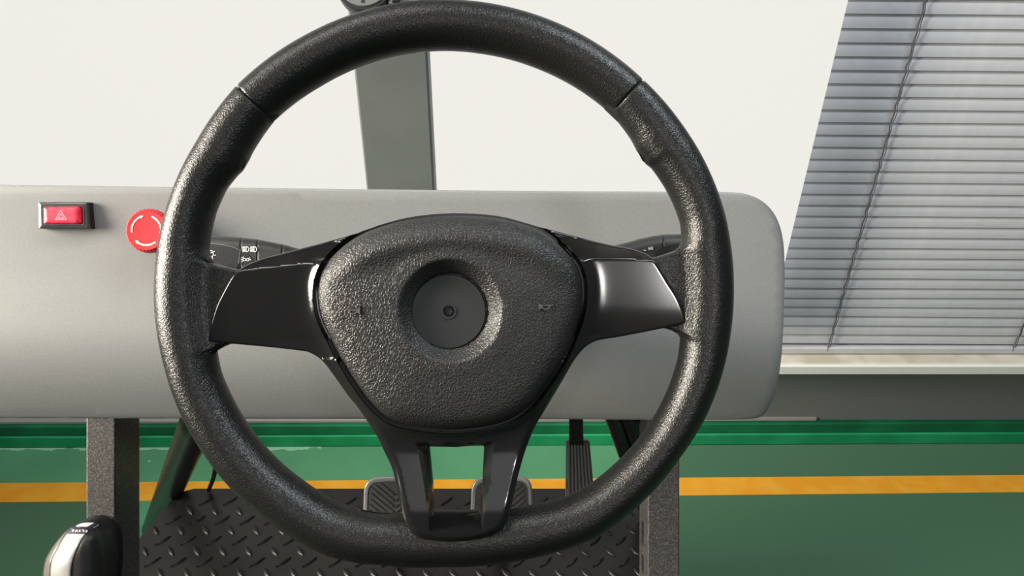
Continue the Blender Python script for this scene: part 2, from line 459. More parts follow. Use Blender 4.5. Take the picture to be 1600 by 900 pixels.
# ------------------------------------------------------------------ blank screen
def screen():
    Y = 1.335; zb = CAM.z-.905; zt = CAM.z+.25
    root = thing('display_screen', 'large blank cream-white screen on the wall behind the dashboard', 'screen', (-.45, Y, zb))
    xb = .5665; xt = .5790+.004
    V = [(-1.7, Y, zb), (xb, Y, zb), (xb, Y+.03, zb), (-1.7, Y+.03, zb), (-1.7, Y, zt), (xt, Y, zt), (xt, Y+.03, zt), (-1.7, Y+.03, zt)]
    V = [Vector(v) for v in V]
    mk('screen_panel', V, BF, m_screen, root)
    for x in (-1.2, .1): box('wall_bracket', (x-.04, Y+.028, zb+.2), (x+.04, 1.4495, zb+.7), m_black, root)
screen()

# ================================================================== CONTROL STAND
ZD = .70
# dashboard
stand = thing('dashboard_console', 'grey painted dashboard console with rounded right end behind the steering wheel', 'dashboard', P(500, 655, .85))
dash_out = catmull([(1050, 299.5), (1100, 299.5), (1135, 300), (1165, 303), (1192, 315), (1212, 338), (1223, 372), (1226, 420), (1225, 480), (1223, 530), (1220, 565), (1214, 602), (1204, 632), (1190, 650), (1165, 655), (1120, 656)], 5)
dash_out = [(-120, 286.5), (0, 288.5), (300, 292.5), (690, 297), (900, 299)] + dash_out + [(800, 655), (300, 654), (-120, 652.5)]
def dash_h(x, y, d):
    h = -38*np.clip((y-505)/150, 0, 1)**2.2
    h = h + 9*np.clip((440-y)/140, 0, 1)**1.5
    h = h - 1.6*(1-np.clip(d/5, 0, 1))**2
    return h
relief('console_panel', dash_out, dash_h, ZD, 300, m_dash, stand, step=13, bstep=9, rings=(1.5, 4), smooth=40)
def dash_z(x, y):
    return ZD - float(dash_h(np.array([x]), np.array([y]), np.array([50.]))[0])/1000

# column behind
col = thing('support_pillar', 'grey-green upright square pillar standing behind the dashboard', 'pillar', (-.143, .90, .83))
zt = 1.55
zb = C3(0, -.02, .95).z
V = [(-.188, .874, zb), (-.1005, .874, zb), (-.1005, .904, zb), (-.188, .904, zb), (-.1835, .874, zt), (-.0953, .874, zt), (-.0953, .904, zt), (-.1835, .904, zt)]
bevel(mk('pillar_tube', [Vector(v) for v in V], BF, m_pillar, col, 40), .003)
# round swivel bracket on it
def swivel():
    Z = .79
    root = thing('swivel_bracket', 'round grey swivel joint with black rim on the pillar, at top edge', 'bracket', P(569, -31, Z))
    s = Z/F_PX*1000
    lathe('swivel_rim', 569, -31, Z, [(48*s, -20), (48*s, 0), (47*s, 2), (43.5*s, 2), (43*s, 0), (2*s, 0)][::-1], m_black, root, 64)
    d = lathe('swivel_disc', 569, -31, Z, [(.5, 3), (41*s, 3), (42.5*s, 1.5), (42.5*s, -1)], m_pillar, root, 64)
    for (x, y) in ((567, 2), (541, -48), (597, -48)):
        lathe('screw_hole', x, y, Z-.0031, [(.3, .2), (3.0*s, .2), (3.0*s, -.4)], m_void, root, 20)
    # arm to the right and mount back to pillar
    cambox('bracket_arm', (606-800)/F_PX*Z, (688-800)/F_PX*Z, (450+60)/F_PX*Z, (450-2)/F_PX*Z*.99, Z, Z+.03, m_pillar, root, .002)
    cambox('bracket_plate', (613-800)/F_PX*Z, (625-800)/F_PX*Z, (450+60)/F_PX*Z, (450-5)/F_PX*Z, Z-.006, Z+.001, m_black, root, .001)
    cambox('mount_block', (545-800)/F_PX*Z, (660-800)/F_PX*Z, (450+70)/F_PX*Z, (450+2)/F_PX*Z, Z+.015, Z+.10, m_black, root, .002)
swivel()

# platform with tread plate
HP = .33; DH = CAM.z-HP
root_pl = thing('tread_platform', 'black diamond-tread footplate platform under the steering wheel', 'platform', (-.2, .5, 0))
yf = on_z(800, 763.5, HP).y; xl = -.625; xr = .268
xl_f = on_z(272, 763.5, HP).x
V0 = [(xl_f-.062, .1), (xr, .1), (xr, yf)]+[tuple(on_z(a, b, HP))[:2] for a, b in ((303, 763.5), (286, 768), (272, 776), (266, 784), (221, 837))]
V0[0] = (V0[-1][0]-.02, -.7); V0[1] = (xr, -.7)  # unseen plate extension towards the back, added to cut green floor bounce
Vt = [Vector((x, y, HP)) for x, y in V0]; Vb = [Vector((x, y, HP-.006)) for x, y in V0]
n = len(V0)
mk('tread_plate', Vt+Vb, [tuple(range(n)), tuple(range(2*n-1, n-1, -1))]+[(i, (i+1) % n, n+(i+1) % n, n+i) for i in range(n)], m_plate, root_pl)
ap = on_z(282, 829, HP); pitch = .0437*DH
pitch = 39.2/F_PX*(ap-CAM).dot(FW)
V = []; Fc = []
def lug(cx, cy, ang, L=.0295, W=.0085, H=.0030):
    b0 = len(V); n = 8; u = Vector((math.cos(ang), math.sin(ang), 0)); v = Vector((-u.y, u.x, 0)); c = Vector((cx, cy, HP))
    ring = []
    for i in range(n+1):
        s = -1+2*i/n; ring.append((s*L/2, W/2*(1-s*s)))
    pts = ring + [(a, -b) for a, b in ring[-2:0:-1]]
    for a, b in pts: V.append(c+u*a+v*b)
    for a, b in pts: V.append(c+u*a*.82+v*b*.45+Vector((0, 0, H)))
    m = len(pts)
    for i in range(m): Fc.append((b0+i, b0+(i+1) % m, b0+m+(i+1) % m, b0+m+i))
    Fc.append(tuple(b0+m+i for i in range(m)))
for i in range(-12, 26):
    for j in range(-36, 12):
        for (dx, an) in ((0, math.radians(-50)), (.5, math.radians(44))):
            x = ap.x+(i+dx)*pitch; y = ap.y+(j+dx)*pitch
            if float(pdist(V0, [(x, y)])[0]) < .015: continue
            lug(x, y, an)
tag(mk('tread_pattern', V, Fc, m_plate, root_pl, 60), kind='stuff')
for (a, b) in ((xl_f+.035, xl_f+.07), (xr-.045, xr-.005)):
    box('side_rail', (a, -.68, HP-.046), (b, yf-.03, HP-.006), m_tube, root_pl, .003)
for x in (xl_f+.05, xr-.03):
    for y in (-.6, .15, yf-.08): box('platform_leg', (x-.02, y-.02, 0), (x+.02, y+.02, HP-.046), m_tube, root_pl, .003)

# posts (reclined parallel with the wheel)
def px2X(px, Z): return (px-800)/F_PX*Z
ZP = .93
def post(x0, x1, side, label, slots=False):
    X0, X1 = px2X(x0, ZP), px2X(x1, ZP)
    base = C3((X0+X1)/2, -.13, ZP)-UP*((C3(0, -.13, ZP).z-HP)/UP.z)
    root = thing('steel_post', label, 'post', base, 'posts under the dashboard')
    del root['group']
    cambox('post_tube', X0, X1, -.16, -.1325, ZP, ZP+.062, m_post, root, .0022, HP)
    return root
pl = post(134, 180, 1, 'speckled grey square steel post beside the gear knob, left of the wheel')
pr = post(1012, 1062, -1, 'speckled dark steel post under the right end of the dashboard')
for (a, b) in ((815, 850), (868, 893), (912, 930)):
    Za = .965
    X = px2X(1012, ZP)
    cambox('slot', X-.0006, X+.001, -(b-450)/F_PX*Za, -(a-450)/F_PX*Za, Za-.006, Za+.006, m_void, pr, 0)

# inclined tube at left
A = P(320, 632, .985); B = Vector(on_z(266, 763, HP))
tdir = (B-A).normalized()
E = B+tdir*((B.z)/(-tdir.z))
br = thing('brace_tube', 'glossy black round brace tube slanting down at left of the footplate', 'tube', E)
tube('tube_shaft', [A, B, E], .0245, m_tube, br, 32, zend=0.0)
# braces at right under the dash
for i, (p0, p1, r, lab) in enumerate((((955, 640, .985), (1010, 800, 1.30), .0125, 'black slanting rod under the dashboard, left one of the pair near the right post'),
                             ((982, 640, .985), (1040, 800, 1.30), .0150, 'black slanting rod under the dashboard, right one of the pair near the right post'))):
    a = P(*p0); b = P(*p1); d = (b-a).normalized(); e = b+d*((b.z-HP)/(-d.z)) if b.z > HP else b
    rr = thing('linkage_rod', lab, 'rod', e)
    tube('rod_shaft', [a, e], r, m_tube, rr, 20, zend=HP)
# thin cable
pts = [P(300, 640, 1.0), P(318, 672, 1.05), P(331, 700, 1.12), P(336.5, 725, 1.20), P(334, 745, 1.27), on_z(326, 766, HP+.004)]
pts = [Vector(p) for p in catmull([tuple(p) for p in pts], 6)]
tag(tube('power_cable', pts, .0038, m_black, None, 10), 'thin black cable hanging down to the footplate beside the brace tube', 'cable')

# ------------------------------------------------------------------ pedals
def foot_pedal(x0, x1, y0, label, side):
    Z = 1.20; y1 = y0+104
    cx = (x0+x1)/2
    root = thing('foot_pedal', label, 'pedal', on_z(cx, 850, HP) if False else Vector((px2X(cx, Z), C3(0, -(y1-450)/F_PX*Z, Z).y+.02, HP)), 'foot pedals')
    del root['group']
    out = roundpoly([(x0, y0+2), (x1, y0), (x1+3, y1), (x0-3, y1)], 22)
    inn = roundpoly([(x0+6, y0+8), (x1-6, y0+6), (x1-3, y1-6), (x0+3, y1-6)], 18)
    relief('pedal_rim', out, lambda x, y, d: 2*np.clip(d/2, 0, 1)**.5, Z, 8, m_metal, root, step=14, bstep=3, rings=(1, 2), holes=[inn], smooth=50)
    relief('rubber_pad', [tuple(p) for p in inn], lambda x, y, d: 1+0*x, Z, 8, m_rubber, root, step=20, bstep=4, rings=(2,), smooth=50)
    V = []; Fc = []
    for k in range(-2, 11):
        for s in (-1, 1):
            n = 14
            ybase = y0+10+k*9.5
            pp = []
            for i in range(n+1):
                u = i/n; x = cx + s*(2+u*(x1-x0)/2*.92); y = ybase+ (1-u)*36*1.0
                pp.append((x, y))
            pp = [p for p in pp if pdist(inn, [p])[0] > 3]
            if len(pp) < 2: continue
            a, b = pp[0], pp[-1]
            b0 = len(V); w2 = 2.2
            for (x, y) in (a, b):
                for dy, h in ((-w2, 1), (-w2*.6, 2.6), (w2*.6, 2.6), (w2, 1)): V.append(P(x, y+dy, Z-h/1000))
            for q in range(3): Fc.append((b0+q, b0+q+1, b0+4+q+1, b0+4+q))
            Fc += [(b0, b0+1, b0+2, b0+3), (b0+4, b0+7, b0+6, b0+5), (b0, b0+4, b0+7, b0+3)]
    o = mk('pad_rib', V, Fc, m_rubber, root, 30); tag(o, kind='stuff')
    c = C3(px2X(cx, Z), -(y1-470)/F_PX*Z, Z+.010)
    tube('pedal_arm', [c, c+Vector((0, .005, -(c.z-HP)*.5)), Vector((c.x, c.y+.01, HP))], .012, m_tube, root, 16, zend=HP)
foot_pedal(569, 663, 745, 'left rectangular foot pedal with chevron ribbed rubber pad', -1)
foot_pedal(737, 831, 745, 'middle rectangular foot pedal with chevron ribbed rubber pad', 1)
def gas():
    Z = 1.06
    root = thing('accelerator_pedal', 'narrow black hanging pedal with vertical ribs, right of the square pedals', 'pedal', P(905, 655, .99))
    out = roundpoly([(885, 688), (921, 688), (931, 800), (884, 800)], 4)
    relief('pedal_pad', out, lambda x, y, d: 0*x, Z, 12, m_rubber, root, step=20, bstep=6, rings=(), smooth=30)
    for k in range(7):
        u = (k+.5)/7
        xa = 886.5+u*(919.5-886.5); xb = 886+u*(929-886)
        V = []; Fc = []
        for (x, y) in ((xa, 692), (xb, 797)):
            for dx, h in ((-1.7, 0), (-1.2, 2.2), (1.2, 2.2), (1.7, 0)): V.append(P(x+dx, y, Z-h/1000))
        Fc = [(0, 1, 5, 4), (1, 2, 6, 5), (2, 3, 7, 6), (0, 4, 7, 3), (0, 3, 2, 1), (4, 5, 6, 7)]
        mk('pad_rib', V, Fc, m_rubber, root)
    V = [P(x, y, z) for (x, y, z) in ((889, 640, .985), (911, 640, .985), (911, 640, .995), (889, 640, .995), (889, 706, 1.073), (912, 706, 1.073), (912, 706, 1.083), (889, 706, 1.083))]
    bevel(mk('pedal_arm', V, BF, m_tube, root), .0015)
gas()

# ================================================================== dash controls
def hazard():
    z = dash_z(100, 336)
    root = thing('hazard_switch', 'red rectangular rocker switch with warning triangle in black bezel on the dashboard', 'switch', P(100, 336, z))
    out = roundpoly([(60, 316), (137, 315.5), (139, 357), (61, 357)], 1.5, 3)
    inn = roundpoly([(65.5, 321), (131, 320), (132.5, 352.5), (66, 352.5)], 4, 5)
    relief('bezel', out, lambda x, y, d: 7+1.2*np.clip(d/3, 0, 1), z, 4, m_bezel, root, step=8, bstep=3, rings=(1, 2.5), holes=[inn], smooth=40)
    o2 = roundpoly([(66.3, 321.6), (130.3, 320.6), (131.8, 351.8), (66.8, 351.8)], 4, 5)
    i2 = roundpoly([(67.6, 322.8), (129, 321.9), (130.4, 350.6), (68.0, 350.6)], 3.4, 5)
    relief('chrome_edge', o2, lambda x, y, d: 8.6+0*x, z, 4, m_edge, root, step=8, bstep=3, rings=(), holes=[i2], smooth=40)
    i3 = roundpoly([(68.2, 323.4), (128.4, 322.5), (129.8, 350), (68.6, 350)], 3.2, 5)
    relief('rocker', i3, lambda x, y, d: 8.5+2.5*np.clip(d/3, 0, 1)**.5-4.5*np.clip((x-121)/8, 0, 1), z, 4, m_redb, root, step=4, bstep=2.5, rings=(1, 2.2, 3.5), smooth=50)
    zz = z-.0111
    strokes('warning_triangle', [[(95, 328.5), (103.5, 343), (87, 343), (95, 328.5)], [(95.2, 333.5), (99.5, 340.8), (91.2, 340.8), (95.2, 333.5)]], 1.0, zz, m_pink, root, .1)
    # dark slab painting in the shade at the right of the bezel
    relief('switch_shade', [(137.5, 316), (143, 316.5), (143.5, 356.5), (139.2, 357)], lambda x, y, d: 4+0*x, z, 4, m_void, root, step=10, bstep=6, rings=(), smooth=30)
hazard()
def estop():
    z = dash_z(228, 360); zf = z-.025; px, py = 800+(228.5-800)*zf/z, 450+(360-450)*zf/z; s = zf/F_PX*1000
    root = thing('emergency_stop_button', 'red round mushroom stop button with cream rotation arrows on the dashboard', 'button', P(px, py, z))
    lathe('button_stem', px, py, z, [(.5, 16), (11, 16), (11, -3)], m_black, root, 32)
    R = 34.5*s
    n = 180
    prof = [(R*.2, 24.5), (R*.55, 24.6), (R*.78, 24.8), (R*.88, 25.0), (R*.93, 24.2), (R*.97, 22.5), (R, 20), (R, 15), (R*.93, 12.5), (R*.5, 12)]
    lathe('mushroom_head', px, py, z, prof, m_red, root, n, rfun=lambda a, j: 1+(.016*math.cos(a*36) if 4 <= j <= 8 else 0))
    zz = z-.0249
    lines = []; px, py = 228.5, 360
    def arc(a0, a1, r=23, n=12): return [(px+r*math.cos(math.radians(a0+(a1-a0)*i/n)), py-r*math.sin(math.radians(a0+(a1-a0)*i/n))) for i in range(n+1)]
    heads = []
    for a0, a1 in ((188, 112), (68, -8), (-52, -128)):
        lines.append(arc(a0, a1))
        e = math.radians(a1-11); c = (px+23*math.cos(e), py-23*math.sin(e))
        b = math.radians(a1+2)
        q1 = (px+20*math.cos(b), py-20*math.sin(b)); q2 = (px+26*math.cos(b), py-26*math.sin(b))
        heads.append((q1, q2, c))
    strokes('rotation_arrow', lines, 2.6, zz, m_pale, root, .1)
    V = []; Fc = []
    for h in heads:
        b0 = len(V); V += [P(x, y, zz-.0001) for x, y in h]+[P(x, y, zz+.0003) for x, y in h]
        Fc += [(b0, b0+1, b0+2), (b0+3, b0+5, b0+4), (b0, b0+3, b0+4, b0+1), (b0+1, b0+4, b0+5, b0+2), (b0+2, b0+5, b0+3, b0)]
    mk('arrow_head', V, Fc, m_pale, root)
estop()

# ================================================================== steering column and stalks
ZW = .473
colm = thing('steering_column', 'black steering column shroud between wheel hub and dashboard', 'steering column', P(703, 490, .70))
o = relief('column_shroud', roundpoly([(630, 420), (776, 420), (776, 575), (630, 575)], 30), lambda x, y, d: 0*x, .500, 205, m_black, colm, step=40, bstep=10, rings=(3,), smooth=40)

def stalk_left():
    Z = .565
    root = thing('light_stalk', 'black headlamp stalk with white lamp symbols, left behind the wheel', 'stalk', P(480, 400, Z))
    top = [(286, 371), (300, 369.5), (330, 368.6), (350, 369.2), (376, 371), (402, 374), (420, 377.5), (441, 381.8), (455, 386), (470, 389.5), (500, 397), (560, 405), (640, 410)]
    def ty(x): return np.interp(x, [t[0] for t in top], [t[1] for t in top])
    def by(x): return np.interp(x, [286, 330, 376, 402, 441, 480, 560, 640], [428, 432, 432, 430, 426, 424, 428, 432])
    def hh(x, y, d):
        h = 9*np.sqrt(1-(1-np.clip(d/14, 0, 1))**2)
        # recessed lens face of the rotary end
        return h
    segs = [('rotary_end', 286, 375.6, m_stalk), ('rotary_ring', 376.4, 401.4, m_stalk), ('stalk_barrel', 402.2, 440.6, m_stalk), ('stalk_root', 441.4, 640, m_stalk)]
    for nm, a, b, mt in segs:
        xs = np.linspace(a, b, max(4, int((b-a)/6)))
        out = [(x, float(ty(x))) for x in xs]+[(x, float(by(x))) for x in xs[::-1]]
        def hf(x, y, d):
            dd = np.minimum(y-ty(x), by(x)-y)
            h = 10*np.sqrt(1-(1-np.clip(dd/16, 0, 1))**2)
            return h - .5*(1-np.clip(d/1.2, 0, 1))
        relief(nm, out, hf, Z, 10, mt, root, step=5, bstep=3, rings=(1.2, 3), smooth=50)
    def zf(x, y):
        dd = min(y-float(ty(x)), float(by(x))-y); return Z-(10*math.sqrt(max(0, 1-(1-min(max(dd/16, 0), 1))**2)))/1000
    # dark inset face
    face = catmull([(300, 380), (328, 380.2), (348, 382.5), (364, 386), (376, 391.5)], 5)+[(372.6, 411.5), (370, 420), (300, 424)]
    relief('rotary_face', face, lambda x, y, d: np.array([(Z-zf(a, b))*1000+.3 for a, b in zip(x, y)]), Z, 2, m_stalk2, root, step=5, bstep=3, rings=(1,), smooth=50)
    zf2 = lambda x, y: zf(x, y)-.0004
    strokes('edge_line', [catmull([(328, 380.2), (348, 382.5), (364, 386), (375.5, 391)], 5), [(375.5, 391.5), (372.8, 412)]], .8, 0, M('edge_print', srgb(120, 125, 125), .5), root, .1, zf2)
    # crescent below the ring symbols
    cres = [(377, 392)]+catmull([(381, 394), (388, 398), (394, 404), (397, 411)], 4)+[(374, 414)]
    relief('ring_face', cres, lambda x, y, d: np.array([(Z-zf(a, b))*1000+.25 for a, b in zip(x, y)]), Z, 2, m_stalk2, root, step=5, bstep=3, rings=(), smooth=50)
    L = []
    for ox in (0, 12.2):
        for k in range(5): L.append((1.15, [(378.6+ox, 386.0+k*1.75), (383.4+ox, 385.8+k*1.75)]))
        L.append((1.2, [(384.6+ox, 385.6), (386.2+ox, 385.6), (388.2+ox, 387.2), (388.8+ox, 389.6), (388.2+ox, 392), (386.2+ox, 393.4), (384.6+ox, 393.4), (384.6+ox, 385.6)]))
    strokes('headlamp_symbol', L, 1.1, 0, m_white, root, .12, zf2)
    c1 = [(381.9+2.1*math.cos(a), 405.6+2.1*math.sin(a)) for a in np.linspace(0, 2*math.pi, 11)]
    c2 = [(386.8+1.9*math.cos(a), 405.8+1.9*math.sin(a)) for a in np.linspace(0, 2*math.pi, 11)]
    L = [c1, c2]+[[(379.6, 403.4), (377, 402)], [(379, 405.8), (376.2, 405.8)], [(379.6, 408), (377, 409.4)], [(388.6, 404), (391, 402.6)], [(389.4, 406), (392, 405.8)], [(381, 402.4), (379.4, 400.8)]]
    strokes('sidelamp_symbol', L, 1.0, 0, m_white, root, .12, zf2)
    L = [[(328.5+3.9*math.cos(a)+1, 397.5+3.9*math.sin(a)) for a in np.linspace(-1.3, 1.7, 9)], [(326.5, 395), (329, 391.2), (332, 392.2), (331.4, 394.4), (326.5, 395)],
         [(333, 394), (335.6, 392.4)], [(334.5, 398.6), (337.4, 399)], [(331.6, 402), (333, 404.2)]]
    strokes('lamp_symbol', L, 1.2, 0, m_white, root, .12, zf2)
stalk_left()
def stalk_right():
    Z = .565
    root = thing('wiper_stalk', 'black wiper stalk marked HI, right behind the wheel', 'stalk', P(930, 400, Z))
    top = [(770, 410), (850, 402), (930, 390), (955, 384.5), (973, 380.6), (1000, 373), (1020, 368.8), (1036, 366.4), (1064, 365.6), (1100, 367)]
    def ty(x): return np.interp(x, [t[0] for t in top], [t[1] for t in top])
    def by(x): return np.interp(x, [770, 955, 1036, 1100], [430, 424, 430, 424])
    def zf(x, y):
        dd = min(y-float(ty(x)), float(by(x))-y); return Z-(10*math.sqrt(max(0, 1-(1-min(max(dd/16, 0), 1))**2)))/1000
    for nm, a, b in (('stalk_barrel', 770, 1035.6), ('stalk_end', 1036.6, 1100)):
        xs = np.linspace(a, b, max(4, int((b-a)/6)))
        out = [(x, float(ty(x))) for x in xs]+[(x, float(by(x))) for x in xs[::-1]]
        def hf(x, y, d):
            dd = np.minimum(y-ty(x), by(x)-y)
            return 10*np.sqrt(1-(1-np.clip(dd/16, 0, 1))**2)-.5*(1-np.clip(d/1.2, 0, 1))
        relief(nm, out, hf, Z, 10, m_stalk, root, step=5, bstep=3, rings=(1.2, 3), smooth=50)
    face = catmull([(1024, 394), (1036, 386.5), (1050, 381.8), (1064, 379.5), (1085, 378)], 4)+[(1085, 410), (1024, 410)]
    relief('stalk_face', face, lambda x, y, d: np.array([(Z-zf(a, b))*1000+.3 for a, b in zip(x, y)]), Z, 2, m_void, root, step=5, bstep=3, rings=(1,), smooth=50)
    zf2 = lambda x, y: zf(x, y)-.0004
    strokes('marking', [[(1014, 386), (1014, 391)], [(1017.3, 385.6), (1017.3, 390.6)], [(1014, 388.4), (1017.3, 388.2)], [(1019.6, 385.4), (1019.6, 390.4)], [(1005.5, 391), (1009.5, 391.3)]], 1.05, 0, m_white, root, .12, zf2)
stalk_right()

# ================================================================== STEERING WHEEL
CX, CY = 695., 452.
wheel = thing('steering_wheel', 'black leather-grained steering wheel with glossy spokes and blank round centre disc', 'steering wheel', P(CX, CY, ZW))
outer = [(243, 452), (261, 580), (290, 658), (318, 705), (373, 773), (400, 796), (444, 831), (480, 852), (515, 868), (555, 878), (600, 882), (695, 885), (780, 880), (830, 872), (869, 862), (935, 838), (980, 804), (1027, 760), (1062, 715), (1102, 653), (1133, 567), (1147, 452), (1134, 340), (1100, 250), (1004, 124), (900, 50), (800, 13), (695, 0), (600, 10), (490, 50), (372, 135), (310, 220), (268, 310)]
inner = [(428, 188), (393.6, 238.7), (383, 263.6), (370.5, 274), (352.7, 295.6), (336.7, 331), (328, 370), (326, 390), (329, 404), (340, 414)]
innL = [(174.3, 335), (174.7, 312), (175.2, 300), (180, 300), (193.2, 300), (193.8, 318), (194.2, 344), (194.6, 362)]
inner2 = [(339, 551), (344.5, 580), (364, 624), (391, 669), (440, 724), (475.5, 752), (511, 775.5), (542, 790), (569, 795.5), (600, 799), (650, 802), (700, 803), (750, 800), (800, 793), (831, 788), (884, 775.5), (922, 755.5), (953, 731), (1011, 667), (1042, 609), (1058, 560), (1062, 527)]
innR = [(349.8, 364), (350.1, 345), (350.4, 320), (350.8, 300), (360, 300), (368.2, 300), (368.6, 322), (368.9, 345)]
inner3 = [(1047, 396), (1059, 388), (1064, 371), (1062, 349), (1051.6, 320.5), (1037, 292), (1016, 262), (1001.8, 253), (996.5, 242), (984, 217), (955.6, 180), (840, 108), (750, 84), (695, 79.5), (600, 92), (500, 135)]
def pol(p): return (math.degrees(math.atan2(CY-p[1], p[0]-CX)) % 360, math.hypot(p[0]-CX, p[1]-CY))
tabI = [pol(p) for p in inner+inner2+inner3]+[(a % 360, r) for a, r in innL+innR]
tabO = [pol(p) for p in outer]
def tabf(tab):
    t = sorted(tab); A = [a-360 for a, _ in t]+[a for a, _ in t]+[a+360 for a, _ in t]; R = [r for _, r in t]*3
    fine = np.arange(-10, 380, .25); v = np.interp(fine, A, R)
    k = np.array([1, 2, 3, 2, 1])/9.; v2 = np.convolve(np.pad(v, 2, 'edge'), k, 'valid')
    return lambda a: np.interp(a % 360, fine, v2)
fI, fO = tabf(tabI), tabf(tabO)
def rim_part(name, a0, a1, mat):
    V = []; Fc = []; K = 28; cs = []
    n = int((a1-a0)/.6); angs = list(np.linspace(a0, a1, n))
    e = .15
    angs = [a0, a0+e*.6, a0+e*1.6]+[a for a in angs if a0+e*2.5 < a < a1-e*2.5]+[a1-e*1.6, a1-e*.6, a1]
    shr = {0: .965, 1: .985, 2: .997, len(angs)-1: .965, len(angs)-2: .985, len(angs)-3: .997}
    for idx, a in enumerate(angs):
        ro, ri = float(fO(a)), float(fI(a)); c, s = math.cos(math.radians(a)), math.sin(math.radians(a))
        hw = min((ro-ri)/2, 41.5); rc = ro-hw; L = rc-ri; k = shr.get(idx, 1)
        b = 17.5
        for j in range(2*K):
            t = math.pi*j/K   # 0..2pi ; 0 outer, pi inner
            co, si = math.cos(t), math.sin(t)
            if co >= 0: r = rc+hw*.95*co*k; z = b*si
            else:
                sg = -co; ai = min(L, 41.5); q = sg*L
                e1 = math.sqrt(max(0, 1-(q/ai)**2)) if q < ai else 0
                wt = min(max((L-46)/20, 0), 1); fl = .46*math.sqrt(max(0, 1-sg**12))*wt
                zz = (e1**4+fl**4)**.25
                r = rc-q*(.95 if wt == 0 else 1)*1.0; z = b*zz*(1 if si >= 0 else -1)
                if wt > 0: r = rc-q
            z *= k
            V.append(P(CX+r*c, CY-r*s, ZW)-FW*(z/1000))
    m = 2*K
    for i in range(len(angs)-1):
        for j in range(m): Fc.append((i*m+j, i*m+(j+1) % m, (i+1)*m+(j+1) % m, (i+1)*m+j))
    Fc.append(tuple(range(m))); Fc.append(tuple(range((len(angs)-1)*m, len(angs)*m)))
    return mk(name, V, Fc, mat, wheel, 60)
rim_part('lower_rim_grip', 135.4+.18, 406.4-.18, m_rim)
rim_part('upper_rim_cover', 46.4+.18, 135.4-.18, m_rim)
# dark core showing in the two seams
for a in (46.4, 135.4):
    c, s = math.cos(math.radians(a)), math.sin(math.radians(a)); t = Vector((0, 0, 0))
    p = P(CX+412*c, CY-412*s, ZW); tg = (RT*(-s)+UP*c)
    tube('rim_core', [p-tg*.006, p+tg*.006], .0145, m_void, wheel, 24)

pad_pts = [(708, 337), (649, 342), (606.6, 351), (564, 367), (530.6, 390), (507, 417), (497.5, 442), (496.5, 468), (502, 497), (516, 527), (539, 571), (564, 610), (590, 641), (616, 658), (655, 667), (705, 671), (757, 666.5), (797, 655), (827, 634), (850.5, 605), (880, 560), (900, 512), (908.5, 480), (910, 447), (904, 421), (889.5, 399), (860, 371), (830, 355), (775.5, 341)]
pad_out = catmull(pad_pts, 6, True)
trim_pts_top = [(327, 533), (326.7, 524.5), (331, 500), (338, 478), (349, 455.5), (362, 433), (375.5, 420), (389, 412), (401, 407.5), (412.5, 403), (440.6, 396), (468.7, 388.5), (500, 380.5), (530, 372.5), (570, 361), (606, 349), (649, 339), (708, 334), (776, 338), (833, 352.5), (858, 358.5), (881, 364.5), (912, 372.5), (951, 382), (984, 388), (1001, 393), (1010, 397), (1019, 403), (1028, 414), (1043.5, 439.5), (1059, 464), (1068, 486), (1071, 500), (1065, 506.5), (1015.5, 517), (969, 526), (938, 531), (922, 537), (908, 549), (894, 568), (878.6, 595), (850, 643), (835, 669), (821, 703.5), (811, 738), (803.5, 770), (796, 802), (791, 817), (779, 831), (757, 841), (725.5, 846.5), (697, 847.5), (668, 843.5), (650, 837), (639, 825), (630, 807.5), (621.5, 770), (613, 732.5), (601, 706.5), (590, 683), (575, 660), (558, 635), (543, 617), (519, 583), (503, 563), (487, 552.5), (471, 548), (407, 541), (351, 536)]
trim_out = catmull(trim_pts_top, 4, True)
win = roundpoly([(669, 697.5), (712, 698.5), (756.5, 695), (753.5, 755), (750, 806), (712, 808), (675, 806), (674, 762)], [5, 1, 5, 1, 3, 1, 3, 1], 4)
def sm(t): t = np.clip(t, 0, 1); return t*t*(3-2*t)
def trim_h(x, y, d):
    pts = np.stack([x, y], 1); dp = -pdist(pad_out, pts)
    h = np.full(x.shape, 10.0)
    h = h + 9.3*sm((y-690)/130)*(np.abs(x-712) < 130)
    # upper chamfer of the two arms
    yl = 424-(x-375)*.11; yr = 402.5+(x-895)*.045
    yrid = np.where(x < 703, yl, yr)
    h = h - .41*.95*np.clip(yrid-y, 0, 30)*1.0
    # soft shallow cushion on each arm
    arm = (y < 560) & (y > yrid)
    h = h + np.where(arm, -1.2*np.clip((y-(yrid+70))/50, 0, 1)**2, 0)
    # raised lip round the pad, flowing down into the arms
    h = h + 3.5*np.exp(-np.clip(dp-9, 0, 200)/9.0)*(y > 405)
    h = h - 12*sm((8-dp)/5.5)
    # window walls
    xL = np.interp(y, [697, 762, 806], [669, 674, 675]); xR = np.interp(y, [695, 755, 806], [756.5, 753.5, 750])
    wl = np.interp(y, [697, 760, 831], [17, 11, 4]); wr = np.interp(y, [695, 755, 828], [15, 12, 4])
    dl = np.clip(xL-x, 0, None)/wl; dr = np.clip(x-xR, 0, None)/wr; db = np.clip(y-806, 0, None)/24.; dt = np.clip(697-y, 0, None)/3.
    u = np.clip(np.maximum.reduce([dl, dr, db, dt]), 0, 1)
    h = h - (12+4*sm((y-740)/60))*(1-u)
    # rolled outer edges
    low = sm((y-560)/60)
    h = h - (1.0+2.5*low)*(1-np.clip(d/(3+7*low), 0, 1))**2
    return h
def offs(poly, dd, step=3):
    A = np.array(resample(poly, step)); T = np.roll(A, -1, 0)-np.roll(A, 1, 0); N = np.stack([-T[:, 1], T[:, 0]], 1); N /= np.linalg.norm(N, axis=1)[:, None]
    Q = A+N*dd
    if -pdist(poly, Q).mean() < 0: Q = A-N*dd
    return [tuple(q) for q in Q]
